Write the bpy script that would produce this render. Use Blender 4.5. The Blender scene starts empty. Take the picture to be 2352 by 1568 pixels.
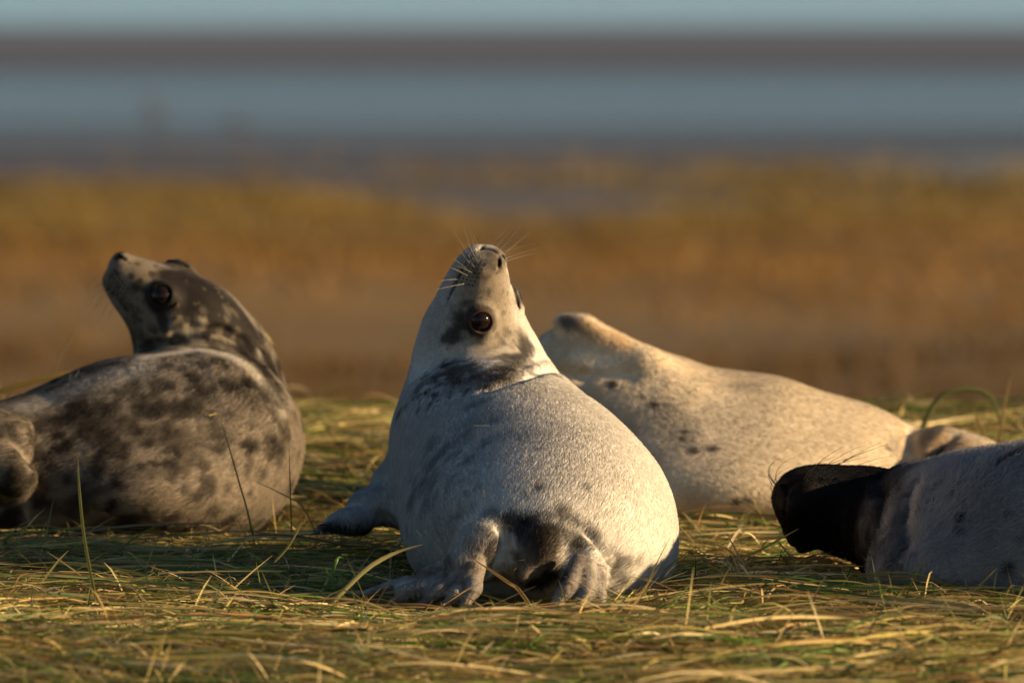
import bpy, math, random
import numpy as np
from mathutils import Vector, Matrix
R = math.radians
rng = np.random.default_rng(7)
random.seed(7)
scene = bpy.context.scene
COL = scene.collection

# ------------------------------------------------------------------ camera, sky, sun, exposure
CAM = np.array([0.0, -15.0, 1.25]); LOOK = np.array([0.0, 0.0, 0.37])
SUN_AZ, SUN_EL = 6.0, 16.5            # degrees: azimuth from +x towards the camera, height
cam_data = bpy.data.cameras.new('camera'); cam = bpy.data.objects.new('camera', cam_data)
COL.objects.link(cam); scene.camera = cam
cam.location = CAM
cam.rotation_euler = Vector(LOOK - CAM).to_track_quat('-Z', 'Y').to_euler()
cam_data.sensor_width = 36.0; cam_data.lens = 377.2
cam_data.clip_start = 0.1; cam_data.clip_end = 6000
cam_data.dof.use_dof = True; cam_data.dof.focus_distance = 15.08; cam_data.dof.aperture_fstop = 5.9

world = bpy.data.worlds.new('World'); scene.world = world; world.use_nodes = True
wn = world.node_tree; bg = wn.nodes['Background']
sky = wn.nodes.new('ShaderNodeTexSky'); sky.sky_type = 'NISHITA'; sky.sun_disc = False
sd = Vector((math.cos(R(SUN_AZ)) * math.cos(R(SUN_EL)), -math.sin(R(SUN_AZ)) * math.cos(R(SUN_EL)), math.sin(R(SUN_EL))))
sky.sun_elevation = R(SUN_EL); sky.sun_rotation = math.atan2(sd.x, sd.y)
sky.air_density = 1.0; sky.dust_density = 0.3; sky.ozone_density = 2.0
wn.links.new(sky.outputs[0], bg.inputs[0]); bg.inputs[1].default_value = 0.05
sun_data = bpy.data.lights.new('sun', 'SUN'); sun_data.energy = 5.0; sun_data.angle = R(0.5); sun_data.color = (1.0, 0.72, 0.40)
sun = bpy.data.objects.new('sun', sun_data); COL.objects.link(sun)
sun.rotation_euler = sd.to_track_quat('Z', 'Y').to_euler()
scene.view_settings.view_transform = 'Standard'; scene.view_settings.look = 'None'
scene.view_settings.exposure = 0.8; scene.view_settings.gamma = 1.0
scene.render.engine = 'CYCLES'
scene.cycles.max_bounces = 8; scene.cycles.transparent_max_bounces = 8

# ------------------------------------------------------------------ helpers
_f = (LOOK - CAM) / np.linalg.norm(LOOK - CAM)
_r = np.cross(_f, [0, 0, 1.0]); _r /= np.linalg.norm(_r)
_u = np.cross(_r, _f)
_k = 36.0 / 377.2 / 2352.0
def S(px, py, y):
    """world point at depth y seen at photograph position (px, py), photograph 2352 wide"""
    d = _f + _r * (px - 1176) * _k + _u * (784 - py) * _k
    return CAM + d * ((y - CAM[1]) / d[1])
def M(r, y=0.0):
    return r * _k * (y - CAM[1])
def project(P):
    q = P - CAM
    z = q @ _f
    return np.stack([1176 + (q @ _r) / z / _k, 784 - (q @ _u) / z / _k, z], 1)

def _hash(ix, iy, iz, seed):
    h = (ix * 374761393 + iy * 668265263 + iz * 2147483647 + seed * 1274126177) & 0xFFFFFFFF
    h = ((h ^ (h >> 13)) * 1274126177) & 0xFFFFFFFF
    h = ((h ^ (h >> 15)) * 2246822519) & 0xFFFFFFFF
    return ((h ^ (h >> 16)) & 0xFFFFFF) / float(0xFFFFFF)
def vnoise(P, freq, seed=0):
    Q = np.asarray(P, float) * freq + 1000.0
    I = np.floor(Q).astype(np.int64); F = Q - I; F = F * F * (3 - 2 * F)
    out = 0
    for a in (0, 1):
        wa = F[:, 0] if a else 1 - F[:, 0]
        for b in (0, 1):
            wb = F[:, 1] if b else 1 - F[:, 1]
            for c in (0, 1):
                wc = F[:, 2] if c else 1 - F[:, 2]
                out = out + wa * wb * wc * _hash(I[:, 0] + a, I[:, 1] + b, I[:, 2] + c, seed)
    return out
def fbm(P, freq, seed=0, octs=3):
    s, a, t = 0, 1.0, 0
    for o in range(octs):
        s = s + a * vnoise(P, freq * 2 ** o, seed + 17 * o); t += a; a *= 0.5
    return s / t
def sstep(a, b, x):
    t = np.clip((x - a) / (b - a), 0, 1); return t * t * (3 - 2 * t)

def tag(o, label=None, cat=None, group=None, kind=None):
    if label: o['label'] = label
    if cat: o['category'] = cat
    if group: o['group'] = group
    if kind: o['kind'] = kind
    return o
def empty(name, loc):
    o = bpy.data.objects.new(name, None); COL.objects.link(o); o.location = loc; o.empty_display_size = 0.1
    return o
def mesh_obj(name, V, F, mat, parent=None, base=(0, 0, 0), smooth=True, colors=None, cname='col'):
    V = np.asarray(V, float) - np.asarray(base, float)
    me = bpy.data.meshes.new(name)
    F = np.asarray(F, np.int32)
    me.vertices.add(len(V)); me.vertices.foreach_set('co', V.astype(np.float32).ravel())
    n = F.shape[1]
    me.loops.add(F.size); me.loops.foreach_set('vertex_index', F.ravel())
    me.polygons.add(len(F)); me.polygons.foreach_set('loop_start', np.arange(0, F.size, n, dtype=np.int32))
    me.update(calc_edges=True)
    if smooth: me.polygons.foreach_set('use_smooth', np.ones(len(F), bool))
    if colors is not None:
        a = me.attributes.new(cname, 'FLOAT_COLOR', 'POINT')
        c = np.ones((len(V), 4), np.float32); c[:, :3] = colors; a.data.foreach_set('color', c.ravel())
    me.materials.append(mat)
    o = bpy.data.objects.new(name, me); COL.objects.link(o)
    if parent is not None: o.parent = parent
    return o

# ------------------------------------------------------------------ materials
def mat_base(name):
    m = bpy.data.materials.new(name); m.use_nodes = True
    nt = m.node_tree
    return m, nt, nt.nodes['Principled BSDF']
def lk(nt, a, b): nt.links.new(a, b)

def fur_skin_material():
    m, nt, p = mat_base('seal_skin')
    at = nt.nodes.new('ShaderNodeAttribute'); at.attribute_name = 'col'
    tc = nt.nodes.new('ShaderNodeTexCoord')
    nz = nt.nodes.new('ShaderNodeTexNoise'); nz.inputs['Scale'].default_value = 420; nz.inputs['Detail'].default_value = 3
    lk(nt, tc.outputs['Object'], nz.inputs['Vector'])
    mr = nt.nodes.new('ShaderNodeMapRange'); mr.inputs[1].default_value = .3; mr.inputs[2].default_value = .7; mr.inputs[3].default_value = .75; mr.inputs[4].default_value = 1.15
    lk(nt, nz.outputs[0], mr.inputs[0])
    mx = nt.nodes.new('ShaderNodeVectorMath'); mx.operation = 'SCALE'
    lk(nt, at.outputs['Color'], mx.inputs[0]); lk(nt, mr.outputs[0], mx.inputs['Scale'])
    lk(nt, mx.outputs[0], p.inputs['Base Color'])
    bp = nt.nodes.new('ShaderNodeBump'); bp.inputs['Strength'].default_value = .25; bp.inputs['Distance'].default_value = .002
    lk(nt, nz.outputs[0], bp.inputs['Height']); lk(nt, bp.outputs[0], p.inputs['Normal'])
    p.inputs['Roughness'].default_value = .7; p.inputs['Specular IOR Level'].default_value = .12
    return m
def fur_material():
    m = bpy.data.materials.new('seal_fur'); m.use_nodes = True; nt = m.node_tree
    nt.nodes.remove(nt.nodes['Principled BSDF']); out = nt.nodes['Material Output']
    at = nt.nodes.new('ShaderNodeAttribute'); at.attribute_name = 'col'
    an = nt.nodes.new('ShaderNodeAttribute'); an.attribute_name = 'nrm'
    d = nt.nodes.new('ShaderNodeBsdfDiffuse'); t = nt.nodes.new('ShaderNodeBsdfTranslucent')
    lk(nt, at.outputs['Color'], d.inputs[0]); lk(nt, at.outputs['Color'], t.inputs[0])
    lk(nt, an.outputs['Vector'], d.inputs['Normal'])
    mx = nt.nodes.new('ShaderNodeMixShader'); mx.inputs[0].default_value = .22
    lk(nt, d.outputs[0], mx.inputs[1]); lk(nt, t.outputs[0], mx.inputs[2])
    g = nt.nodes.new('ShaderNodeBsdfGlossy'); g.inputs['Roughness'].default_value = .45
    mx2 = nt.nodes.new('ShaderNodeMixShader'); mx2.inputs[0].default_value = .010
    lk(nt, mx.outputs[0], mx2.inputs[1]); lk(nt, g.outputs[0], mx2.inputs[2])
    lk(nt, mx2.outputs[0], out.inputs[0])
    return m
def blade_material():
    m = bpy.data.materials.new('grass_blade'); m.use_nodes = True; nt = m.node_tree
    p = nt.nodes['Principled BSDF']; out = nt.nodes['Material Output']
    at = nt.nodes.new('ShaderNodeAttribute'); at.attribute_name = 'col'
    lk(nt, at.outputs['Color'], p.inputs['Base Color']); p.inputs['Roughness'].default_value = .5
    p.inputs['Specular IOR Level'].default_value = .35
    t = nt.nodes.new('ShaderNodeBsdfTranslucent'); lk(nt, at.outputs['Color'], t.inputs[0])
    mx = nt.nodes.new('ShaderNodeMixShader'); mx.inputs[0].default_value = .25
    lk(nt, p.outputs[0], mx.inputs[1]); lk(nt, t.outputs[0], mx.inputs[2]); lk(nt, mx.outputs[0], out.inputs[0])
    return m
def plain(name, col, rough=.5, spec=.5, coat=0.0):
    m, nt, p = mat_base(name)
    p.inputs['Base Color'].default_value = (*col, 1); p.inputs['Roughness'].default_value = rough
    p.inputs['Specular IOR Level'].default_value = spec; p.inputs['Coat Weight'].default_value = coat
    return m
def noisy(name, c1, c2, scale, stretch=(1, 1, 1), rough=.9, bump=0.0, lo=.35, hi=.65, detail=5):
    m, nt, p = mat_base(name)
    tc = nt.nodes.new('ShaderNodeTexCoord'); mp = nt.nodes.new('ShaderNodeMapping'); mp.inputs['Scale'].default_value = stretch
    nz = nt.nodes.new('ShaderNodeTexNoise'); nz.inputs['Scale'].default_value = scale; nz.inputs['Detail'].default_value = detail
    cr = nt.nodes.new('ShaderNodeValToRGB')
    cr.color_ramp.elements[0].position = lo; cr.color_ramp.elements[0].color = (*c1, 1)
    cr.color_ramp.elements[1].position = hi; cr.color_ramp.elements[1].color = (*c2, 1)
    lk(nt, tc.outputs['Object'], mp.inputs[0]); lk(nt, mp.outputs[0], nz.inputs['Vector']); lk(nt, nz.outputs[0], cr.inputs[0])
    lk(nt, cr.outputs[0], p.inputs['Base Color']); p.inputs['Roughness'].default_value = rough
    if bump:
        bp = nt.nodes.new('ShaderNodeBump'); bp.inputs['Strength'].default_value = 1; bp.inputs['Distance'].default_value = bump
        lk(nt, nz.outputs[0], bp.inputs['Height']); lk(nt, bp.outputs[0], p.inputs['Normal'])
    return m
def water_material(name, col, rough, bump):
    m, nt, p = mat_base(name)
    p.inputs['Base Color'].default_value = (*col, 1); p.inputs['Roughness'].default_value = rough
    p.inputs['IOR'].default_value = 1.33
    tc = nt.nodes.new('ShaderNodeTexCoord'); mp = nt.nodes.new('ShaderNodeMapping'); mp.inputs['Scale'].default_value = (1, 2.2, 1)
    nz = nt.nodes.new('ShaderNodeTexNoise'); nz.inputs['Scale'].default_value = 6; nz.inputs['Detail'].default_value = 4
    bp = nt.nodes.new('ShaderNodeBump'); bp.inputs['Strength'].default_value = 1; bp.inputs['Distance'].default_value = bump
    lk(nt, tc.outputs['Object'], mp.inputs[0]); lk(nt, mp.outputs[0], nz.inputs['Vector']); lk(nt, nz.outputs[0], bp.inputs['Height']); lk(nt, bp.outputs[0], p.inputs['Normal'])
    return m
SKIN = fur_skin_material(); FUR = fur_material(); BLADE = blade_material()
EYE = plain('eye_gloss', (.012, .006, .004), .10, .32, 0.0)
LID = plain('eye_rim', (.09, .05, .04), .25, .6)
WHISK = plain('whisker', (.30, .26, .20), .35, .5)
WHISKD = plain('dark_whisker', (.03, .026, .022), .35, .5)
CLAW = plain('claw', (.06, .05, .045), .3, .5)

# ------------------------------------------------------------------ ground shape
def ground_z(x, y):
    x = np.asarray(x, float); y = np.asarray(y, float)
    z = ground_z_flat(y)
    z = z - 1.67 * sstep(2.6, 13.0, y)
    P = np.stack([x.ravel(), y.ravel(), np.zeros(x.size)], 1)
    n = (fbm(P, 3.0, 5, 3) - .5).reshape(x.shape)
    n2 = (fbm(P, .35, 9, 2) - .5).reshape(x.shape)
    z = z - .036 * np.exp(-((x + .03) / .32) ** 2 - ((y + .30) / .22) ** 2) - .022 * np.exp(-((x - .35) / .40) ** 2 - ((y - 1.0) / .30) ** 2) - .026 * np.exp(-((x - .78) / .26) ** 2 - ((y + .16) / .22) ** 2)
    return z + n * .030 * sstep(-60, -4, -np.abs(y)) + n2 * .30 * sstep(8, 20, y)

# ------------------------------------------------------------------ implicit surfaces
class Sdf:
    def __init__(s): s.ops = []
    def add(s, f, k=.03): s.ops.append(('u', f, k)); return s
    def cut(s, f, k=.004): s.ops.append(('s', f, k)); return s
    def clip(s, f, k=.02): s.ops.append(('i', f, k)); return s
    def __call__(s, P):
        d = None
        for op, f, k in s.ops:
            e = f(P)
            if d is None: d = e; continue
            if op == 'u':
                h = np.maximum(k - np.abs(d - e), 0) / k; d = np.minimum(d, e) - h * h * k * .25
            else:
                e2 = -e if op == 's' else e
                h = np.maximum(k - np.abs(d - e2), 0) / k; d = np.maximum(d, e2) + h * h * k * .25
        return d
def ell(c, r, B=None):
    c = np.asarray(c, float); r = np.asarray(r, float) * np.ones(3)
    def f(P):
        q = P - c
        if B is not None: q = q @ B.T
        k0 = np.sqrt(((q / r) ** 2).sum(-1)); k1 = np.sqrt(((q / r ** 2) ** 2).sum(-1)) + 1e-9
        return k0 * (k0 - 1) / k1
    return f
def cone(a, b, ra, rb, n=None, flat=1.0):
    a = np.asarray(a, float); b = np.asarray(b, float)
    N = None if n is None else np.asarray(n, float) / np.linalg.norm(n)
    def sq(v): return v if N is None else v + (1 / flat - 1) * (v @ N)[..., None] * N
    A = b - a; A2 = A if N is None else A + (1 / flat - 1) * (A @ N) * N
    def f(P):
        q = sq(P - a)
        t = np.clip((q @ A2) / (A2 @ A2), 0, 1)
        d = np.linalg.norm(q - t[..., None] * A2, axis=-1) - (ra + (rb - ra) * t)
        return d * (1.0 if N is None else .6)
    return f
def chain(pts, k=.05, n=None, flat=1.0):
    """pts: (px, py, y, radius px)"""
    W = [(S(a, b, y), M(r, y)) for a, b, y, r in pts]
    fs = [cone(W[i][0], W[i + 1][0], W[i][1], W[i + 1][1], n, flat) for i in range(len(W) - 1)]
    def f(P):
        d = fs[0](P)
        for g in fs[1:]:
            e = g(P); h = np.maximum(k - np.abs(d - e), 0) / k; d = np.minimum(d, e) - h * h * k * .25
        return d
    return f
def axis(lo, hi, fine, coarse, flo, fhi):
    """grid coordinates from lo to hi, dense between flo and fhi"""
    out = [lo]; x = lo
    while x < hi:
        d = max(flo - x, x - fhi, 0.0)
        x += min(coarse, fine + d * .25); out.append(x)
    return np.array(out)
def polygonise(sdf, ax, ay, az):
    nx, ny, nz = len(ax), len(ay), len(az)
    D = np.empty((nx, ny, nz), np.float32); bs = 6
    bl = [[(i, min(i + bs, n)) for i in range(0, n, bs)] for n in (nx, ny, nz)]
    C = [np.array([(A_[i] + A_[j - 1]) * .5 for i, j in q]) for A_, q in zip((ax, ay, az), bl)]
    Hh = [np.array([(A_[min(j, len(A_) - 1)] - A_[max(i - 1, 0)]) * .5 for i, j in q]) for A_, q in zip((ax, ay, az), bl)]
    G = np.stack(np.meshgrid(*C, indexing='ij'), -1); HD = np.linalg.norm(np.stack(np.meshgrid(*Hh, indexing='ij'), -1), axis=-1)
    dc = sdf(G.reshape(-1, 3)).reshape(G.shape[:3])
    for i, (i0, i1) in enumerate(bl[0]):
        todo = []
        for j, (j0, j1) in enumerate(bl[1]):
            for k, (k0, k1) in enumerate(bl[2]):
                if abs(dc[i, j, k]) > 1.6 * HD[i, j, k] + .012: D[i0:i1, j0:j1, k0:k1] = dc[i, j, k]
                else: todo.append((slice(i0, i1), slice(j0, j1), slice(k0, k1)))
        if todo:
            P = [np.stack(np.meshgrid(ax[q[0]], ay[q[1]], az[q[2]], indexing='ij'), -1) for q in todo]
            vals = sdf(np.concatenate([p.reshape(-1, 3) for p in P])); o = 0
            for q, p in zip(todo, P):
                n = p.shape[0] * p.shape[1] * p.shape[2]; D[q] = vals[o:o + n].reshape(p.shape[:3]); o += n
    neg = D < 0
    cs = np.zeros((nx - 1, ny - 1, nz - 1), np.int8)
    for a in (0, 1):
        for b in (0, 1):
            for c in (0, 1):
                cs += neg[a:nx - 1 + a, b:ny - 1 + b, c:nz - 1 + c]
    mix = (cs > 0) & (cs < 8)
    idx = -np.ones(mix.shape, np.int64); idx[mix] = np.arange(mix.sum())
    I, J, K = np.nonzero(mix)
    V = np.zeros((len(I), 3)); cnt = np.zeros(len(I))
    A = [ax, ay, az]
    for dim in range(3):
        o1, o2 = [q for q in range(3) if q != dim]
        for a in (0, 1):
            for b in (0, 1):
                off = [0, 0, 0]; off[o1] = a; off[o2] = b
                i0 = [I + off[0], J + off[1], K + off[2]]
                i1 = [q.copy() for q in i0]; i1[dim] = i1[dim] + 1
                d0 = D[tuple(i0)]; d1 = D[tuple(i1)]
                m = (d0 < 0) != (d1 < 0)
                t = np.where(m, d0 / np.where(m, d0 - d1, 1), 0)
                p = np.stack([A[q][i0[q]] for q in range(3)], 1)
                p[:, dim] = A[dim][i0[dim]] + t * (A[dim][i1[dim]] - A[dim][i0[dim]])
                V += p * m[:, None]; cnt += m
    V /= cnt[:, None]
    quads = []
    for dim in range(3):
        o1, o2 = [(1, 2), (2, 0), (0, 1)][dim]
        sl0 = [slice(None)] * 3; sl1 = [slice(None)] * 3
        sl0[dim] = slice(0, -1); sl1[dim] = slice(1, None)
        ch = neg[tuple(sl0)] != neg[tuple(sl1)]
        e = np.nonzero(ch)
        ok = (e[o1] > 0) & (e[o2] > 0) & (e[o1] < D.shape[o1] - 1) & (e[o2] < D.shape[o2] - 1)
        e = [q[ok] for q in e]
        s = neg[tuple(e)]
        def cell(a, b):
            q = [w.copy() for w in e]; q[o1] = q[o1] - a; q[o2] = q[o2] - b
            return idx[tuple(q)]
        Q = np.stack([cell(1, 1), cell(0, 1), cell(0, 0), cell(1, 0)], 1)
        Q[~s] = Q[~s][:, ::-1]
        quads.append(Q)
    F = np.concatenate(quads)
    for _ in range(2):                                        # settle the vertices on the surface
        g, d = gradient(sdf, V)
        V = V - np.clip(d, -.003, .003)[:, None] * g / np.maximum((g * g).sum(1), .2)[:, None]
    g, d = gradient(sdf, V)
    N = g / np.maximum(np.linalg.norm(g, axis=1), 1e-9)[:, None]
    return V, F, N
def gradient(sdf, V, e=.0008):
    d = sdf(V)
    g = np.stack([(sdf(V + e * np.eye(3)[i]) - sdf(V - e * np.eye(3)[i])) / (2 * e) for i in range(3)], 1)
    return g, d

# ------------------------------------------------------------------ seal building
def unit(v): v = np.asarray(v, float); return v / np.linalg.norm(v)
class Head:
    """head frame: f forward to the nose, d dorsal, w the animal's left"""
    def __init__(s, f, d, sc):
        s.f = unit(f); d = np.asarray(d, float); s.d = unit(d - (d @ s.f) * s.f); s.w = np.cross(s.d, s.f); s.sc = sc
        s.B = np.stack([s.f, s.d, s.w])
    def eye_off(s, side): return s.vec(.045, .036, .047 * side)
    def vec(s, a, b, c): return s.sc * (a * s.f + b * s.d + c * s.w)
    def at(s, a, b, c): return s.o + s.vec(a, b, c)
    def place_by_eye(s, p, side): s.o = p - s.eye_off(side)
    def build(s, sdf, brow=.0):
        k = s.sc
        E = lambda p, r, B=None: ell(s.at(*p), np.array(r) * k, s.B if B is None else B)
        sdf.add(E((-.008, .003, 0), (.086, .058, .064)), .05)
        sdf.add(E((.055, -.006, 0), (.055, .042, .045)), .035)
        sdf.add(E((.090, -.004, 0), (.036, .029, .031)), .03)
        for q in (1, -1):
            sdf.add(E((.101, -.010, .0175 * q), (.026, .021, .0185)), .012)
        sdf.add(E((.120, .006, 0), (.0155, .016, .018)), .014)
        sdf.add(E((.064, -.032, 0), (.050, .015, .026)), .02)
        sdf.add(E((.110, -.027, 0), (.012, .008, .015)), .012)
        for q in (1, -1):
            e = s.o + s.eye_off(q)
            sdf.add(ell(e + s.vec(-.008, .006, -.002 * q), .016 * k), .02)          # brow
            sdf.add(ell(e - s.vec(0, .004, .006 * q), .0215 * k), .010)            # eyelid bulge
            out = unit(s.eye_out(q))
            sdf.cut(ell(e + out * .0105 * k, .0152 * k), .004)                       # lid opening
            sdf.cut(cone(s.at(.1345, .012, .0038 * q), s.at(.1215, .0205, .0105 * q), .0018 * k, .0030 * k), .003)   # nostril
            b1 = unit(np.cross(out, s.f)); b2 = np.cross(out, b1); ce = e + out * .004 * k; ring = [ce + .0225 * k * (math.cos(t) * b1 + math.sin(t) * b2) for t in np.linspace(-2.4, 2.0, 15)]
            for a_, b_ in zip(ring[:-1], ring[1:]): sdf.cut(cone(a_, b_, .0011 * k, .0011 * k), .0045)
            prev = None
            for a, b, c in ((.1245, -.020, .004), (.115, -.0225, .018), (.095, -.0235, .0315), (.070, -.0235, .040), (.045, -.022, .047)):
                p = s.at(a, b, c * q)
                if prev is not None: sdf.cut(cone(prev, p, .0026 * k, .0026 * k), .005)
                prev = p
            sdf.cut(ell(s.at(-.035, .008, .0655 * q), .0045 * k), .006)              # ear hole
        sdf.cut(cone(s.at(.1365, .010, 0), s.at(.1245, -.019, 0), .0014 * k, .0012 * k), .005)
    def eye_out(s, q): return unit(.32 * s.f + .62 * s.d + .74 * q * s.w)

class Seal:
    def __init__(s, name, base, label, group):
        s.sdf = Sdf(); s.base = np.asarray(base, float); s.root = empty(name, base); s.marks = []; s.eyes = []
        tag(s.root, label, 'seal', group)
    def mesh(s, lo, hi, fine=.002, coarse=.006, flo=None, fhi=None):
        ax = [axis(lo[i], hi[i], fine, coarse, flo[i], fhi[i]) for i in range(3)]
        s.V, s.F, s.N = polygonise(s.sdf, *ax)
        s.pr = project(s.V)
        print(s.root.name, len(s.V), 'verts', [len(a) for a in ax])
    def crease(s, pts, r, k):
        """a groove r px deep following the skin through photograph positions"""
        ys = np.linspace(-.6, 1.9, 1251); W = []
        for px, py in pts:
            d = s.sdf(np.array([S(px, py, y) for y in ys])); i = np.nonzero(d < 0)[0]
            W.append(S(px, py, ys[i[0]] if len(i) else ys[d.argmin()]))
        for a, b in zip(W[:-1], W[1:]): s.sdf.cut(cone(a, b, M(r), M(r)), k)
    def pick(s, px, py):
        d = np.hypot(s.pr[:, 0] - px, s.pr[:, 1] - py)
        m = np.nonzero(d < 9)[0]
        if len(m) == 0: return s.V[np.argmin(d)]
        return s.V[m[np.argmin(s.pr[m, 2])]]
    def paint(s, col, pts, rad, strength=1.0, rough=.5, freq=60, soft=.45, seed=3):
        """a marking along picked points: pts photograph positions, rad in photograph pixels"""
        W = [s.pick(*p) for p in pts]; r = M(rad)
        d = np.full(len(s.V), 9.0)
        if len(W) == 1: d = np.linalg.norm(s.V - W[0], axis=1)
        for a, b in zip(W[:-1], W[1:]):
            t = np.clip(((s.V - a) @ (b - a)) / max((b - a) @ (b - a), 1e-9), 0, 1)
            d = np.minimum(d, np.linalg.norm(s.V - a - t[:, None] * (b - a), axis=1))
        s.paint_d(col, d / r, strength, rough, freq, soft, seed)
    def paint_d(s, col, q, strength=1.0, rough=.5, freq=60, soft=.45, seed=3):
        q = q + rough * 2 * (fbm(s.V, freq, seed, 3) - .5)
        m = strength * (1 - sstep(1 - soft, 1 + soft, q))
        s.C = s.C * (1 - m[:, None]) + np.asarray(col) * m[:, None]
    def spots(s, col, where, n, r0, r1, strength=.9, rough=.55, freq=70, soft=.35, seed=1):
        """n separate spots of radius r0..r1 m on random skin points, weighted by where(V)"""
        g = np.random.default_rng(seed); w = np.clip(where(s.V), 0, None); w = w / w.sum()
        nz = rough * 2 * (fbm(s.V, freq, seed + 40, 3) - .5); m = np.zeros(len(s.V))
        for i in g.choice(len(s.V), n, p=w):
            r = r0 + (r1 - r0) * g.random() ** 2; a = unit(g.normal(0, 1, 3)); d = s.V - s.V[i]
            near = np.nonzero(np.abs(d).max(1) < r * 2.6)[0]; d = d[near]
            q = np.sqrt((d ** 2).sum(1) - .55 * (d @ a) ** 2) / r
            m[near] = np.maximum(m[near], (1 - sstep(1 - soft, 1 + soft, q + nz[near])) * g.uniform(.6, 1))
        m = m * strength
        s.C = s.C * (1 - m[:, None]) + np.asarray(col) * m[:, None]
    def finish(s, flow_pts, n_hair, length, tilt=.19, jitter=.09, width=.00022):
        s.body = mesh_obj('body', s.V, s.F, SKIN, s.root, s.base, True, s.C)
        # hair
        tri = np.concatenate([s.F[:, [0, 1, 2]], s.F[:, [0, 2, 3]]])
        a, b, c = s.V[tri[:, 0]], s.V[tri[:, 1]], s.V[tri[:, 2]]
        area = np.linalg.norm(np.cross(b - a, c - a), axis=1) * .5
        ctr = (a + b + c) / 3
        tn = s.N[tri].mean(1)
        face = (tn @ -_f)                                    # fewer hairs on the side the photograph never shows
        wgt = area * np.where(face > -.25, 1.0, .35) * (ctr[:, 2] > .0)
        t = rng.choice(len(tri), n_hair, p=wgt / wgt.sum())
        u = np.sqrt(rng.random(n_hair)); v = rng.random(n_hair)
        w0, w1, w2 = 1 - u, u * (1 - v), u * v
        mixv = lambda A: A[tri[t, 0]] * w0[:, None] + A[tri[t, 1]] * w1[:, None] + A[tri[t, 2]] * w2[:, None]
        P, N, Cc = mixv(s.V), mixv(s.N), mixv(s.C)
        N /= np.linalg.norm(N, axis=1)[:, None]
        L = length(P)
        for e, r in s.eyes:
            L = L * sstep(r * 1.12, r * 1.7, np.linalg.norm(P - e, axis=1))
        if hasattr(s, 'bald'): L = L * s.bald(P)
        keep = L > .0012
        P, N, Cc, L = P[keep], N[keep], Cc[keep], L[keep]; n = len(P)
        W = np.array(flow_pts); best = np.full(n, 9e9); D = np.zeros((n, 3))
        for i in range(len(W) - 1):
            q = W[i + 1] - W[i]; tt = np.clip(((P - W[i]) @ q) / (q @ q), 0, 1)
            dd = np.linalg.norm(P - W[i] - tt[:, None] * q, axis=1)
            wq = np.exp(-dd * 14); D += wq[:, None] * unit(q)
        nz = np.stack([vnoise(P, 38, 91 + i) + .6 * vnoise(P, 110, 71 + i) - .8 for i in range(3)], 1)
        D = D / (np.linalg.norm(D, axis=1)[:, None] + 1e-9) + nz * jitter * 2 + rng.normal(0, jitter * .45, (n, 3)) + np.array([0, 0, -.15])
        D = D - (D * N).sum(1)[:, None] * N; D /= np.linalg.norm(D, axis=1)[:, None] + 1e-9
        L = L * rng.uniform(.55, 1.25, n)
        tl = tilt * rng.uniform(.6, 1.5, n)
        pts = np.empty((n, 4, 3), np.float32)
        for i, q in enumerate((0, .35, .7, 1.0)):
            up = np.sin(tl) * q * (1 - .35 * q); al = np.cos(tl) * q
            pts[:, i] = P - s.base + (L * al)[:, None] * D + (L * up - .0006)[:, None] * N
        cu = bpy.data.hair_curves.new('fur'); cu.add_curves([4] * n)
        cu.attributes['position'].data.foreach_set('vector', pts.ravel())
        ra = cu.attributes.get('radius') or cu.attributes.new('radius', 'FLOAT', 'POINT')
        rr = np.tile(np.array([1.0, .9, .65, .25]) * width, (n, 1)) * rng.uniform(.7, 1.3, (n, 1))
        ra.data.foreach_set('value', rr.astype(np.float32).ravel())
        c4 = np.ones((n, 4), np.float32)
        c4[:, :3] = np.clip(Cc * rng.uniform(.90, 1.12, (n, 1)) * (1 + .02 * rng.normal(0, 1, (n, 3))), 0, .92)
        cu.attributes.new('col', 'FLOAT_COLOR', 'CURVE').data.foreach_set('color', c4.ravel())
        Nn = N * .85 + rng.normal(0, .16, (n, 3)); Nn /= np.linalg.norm(Nn, axis=1)[:, None]
        cu.attributes.new('nrm', 'FLOAT_VECTOR', 'CURVE').data.foreach_set('vector', Nn.astype(np.float32).ravel())
        cu.materials.append(FUR)
        o = bpy.data.objects.new('fur', cu); COL.objects.link(o); o.parent = s.body
        return s
    def add_eyes(s, H, sides=(1, -1), size=1.0):
        for q in sides:
            e = H.o + H.eye_off(q); r = .0168 * H.sc * size
            V, F = uvsphere(e, r, 32, 20)
            mesh_obj('eye', V, F, EYE, s.root, s.base)
    def whiskers(s, H, specs, mat, width=.00045):
        """specs: root in head frame, direction in head frame, length, sag vector (world)"""
        for (a, b, c), dr, L, sag in specs:
            p0 = H.at(a, b, c); d = unit(H.vec(*dr)); ts = np.linspace(0, 1, 9)
            path = p0 + L * ts[:, None] * d + (ts ** 2)[:, None] * np.asarray(sag)
            V, F = tube(path, width * (1 - .8 * ts), 5)
            mesh_obj('whisker', V, F, mat, s.root, s.base)
def uvsphere(c, r, nu=24, nv=16):
    V, F = [], []
    r = np.asarray(r, float) * np.ones(3)
    for j in range(nv + 1):
        th = math.pi * j / nv
        for i in range(nu):
            ph = 2 * math.pi * i / nu
            V.append(np.asarray(c) + r * np.array([math.sin(th) * math.cos(ph), math.sin(th) * math.sin(ph), math.cos(th)]))
    for j in range(nv):
        for i in range(nu):
            F.append((j * nu + i, (j + 1) * nu + i, (j + 1) * nu + (i + 1) % nu, j * nu + (i + 1) % nu))
    return np.array(V), np.array(F)
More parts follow.
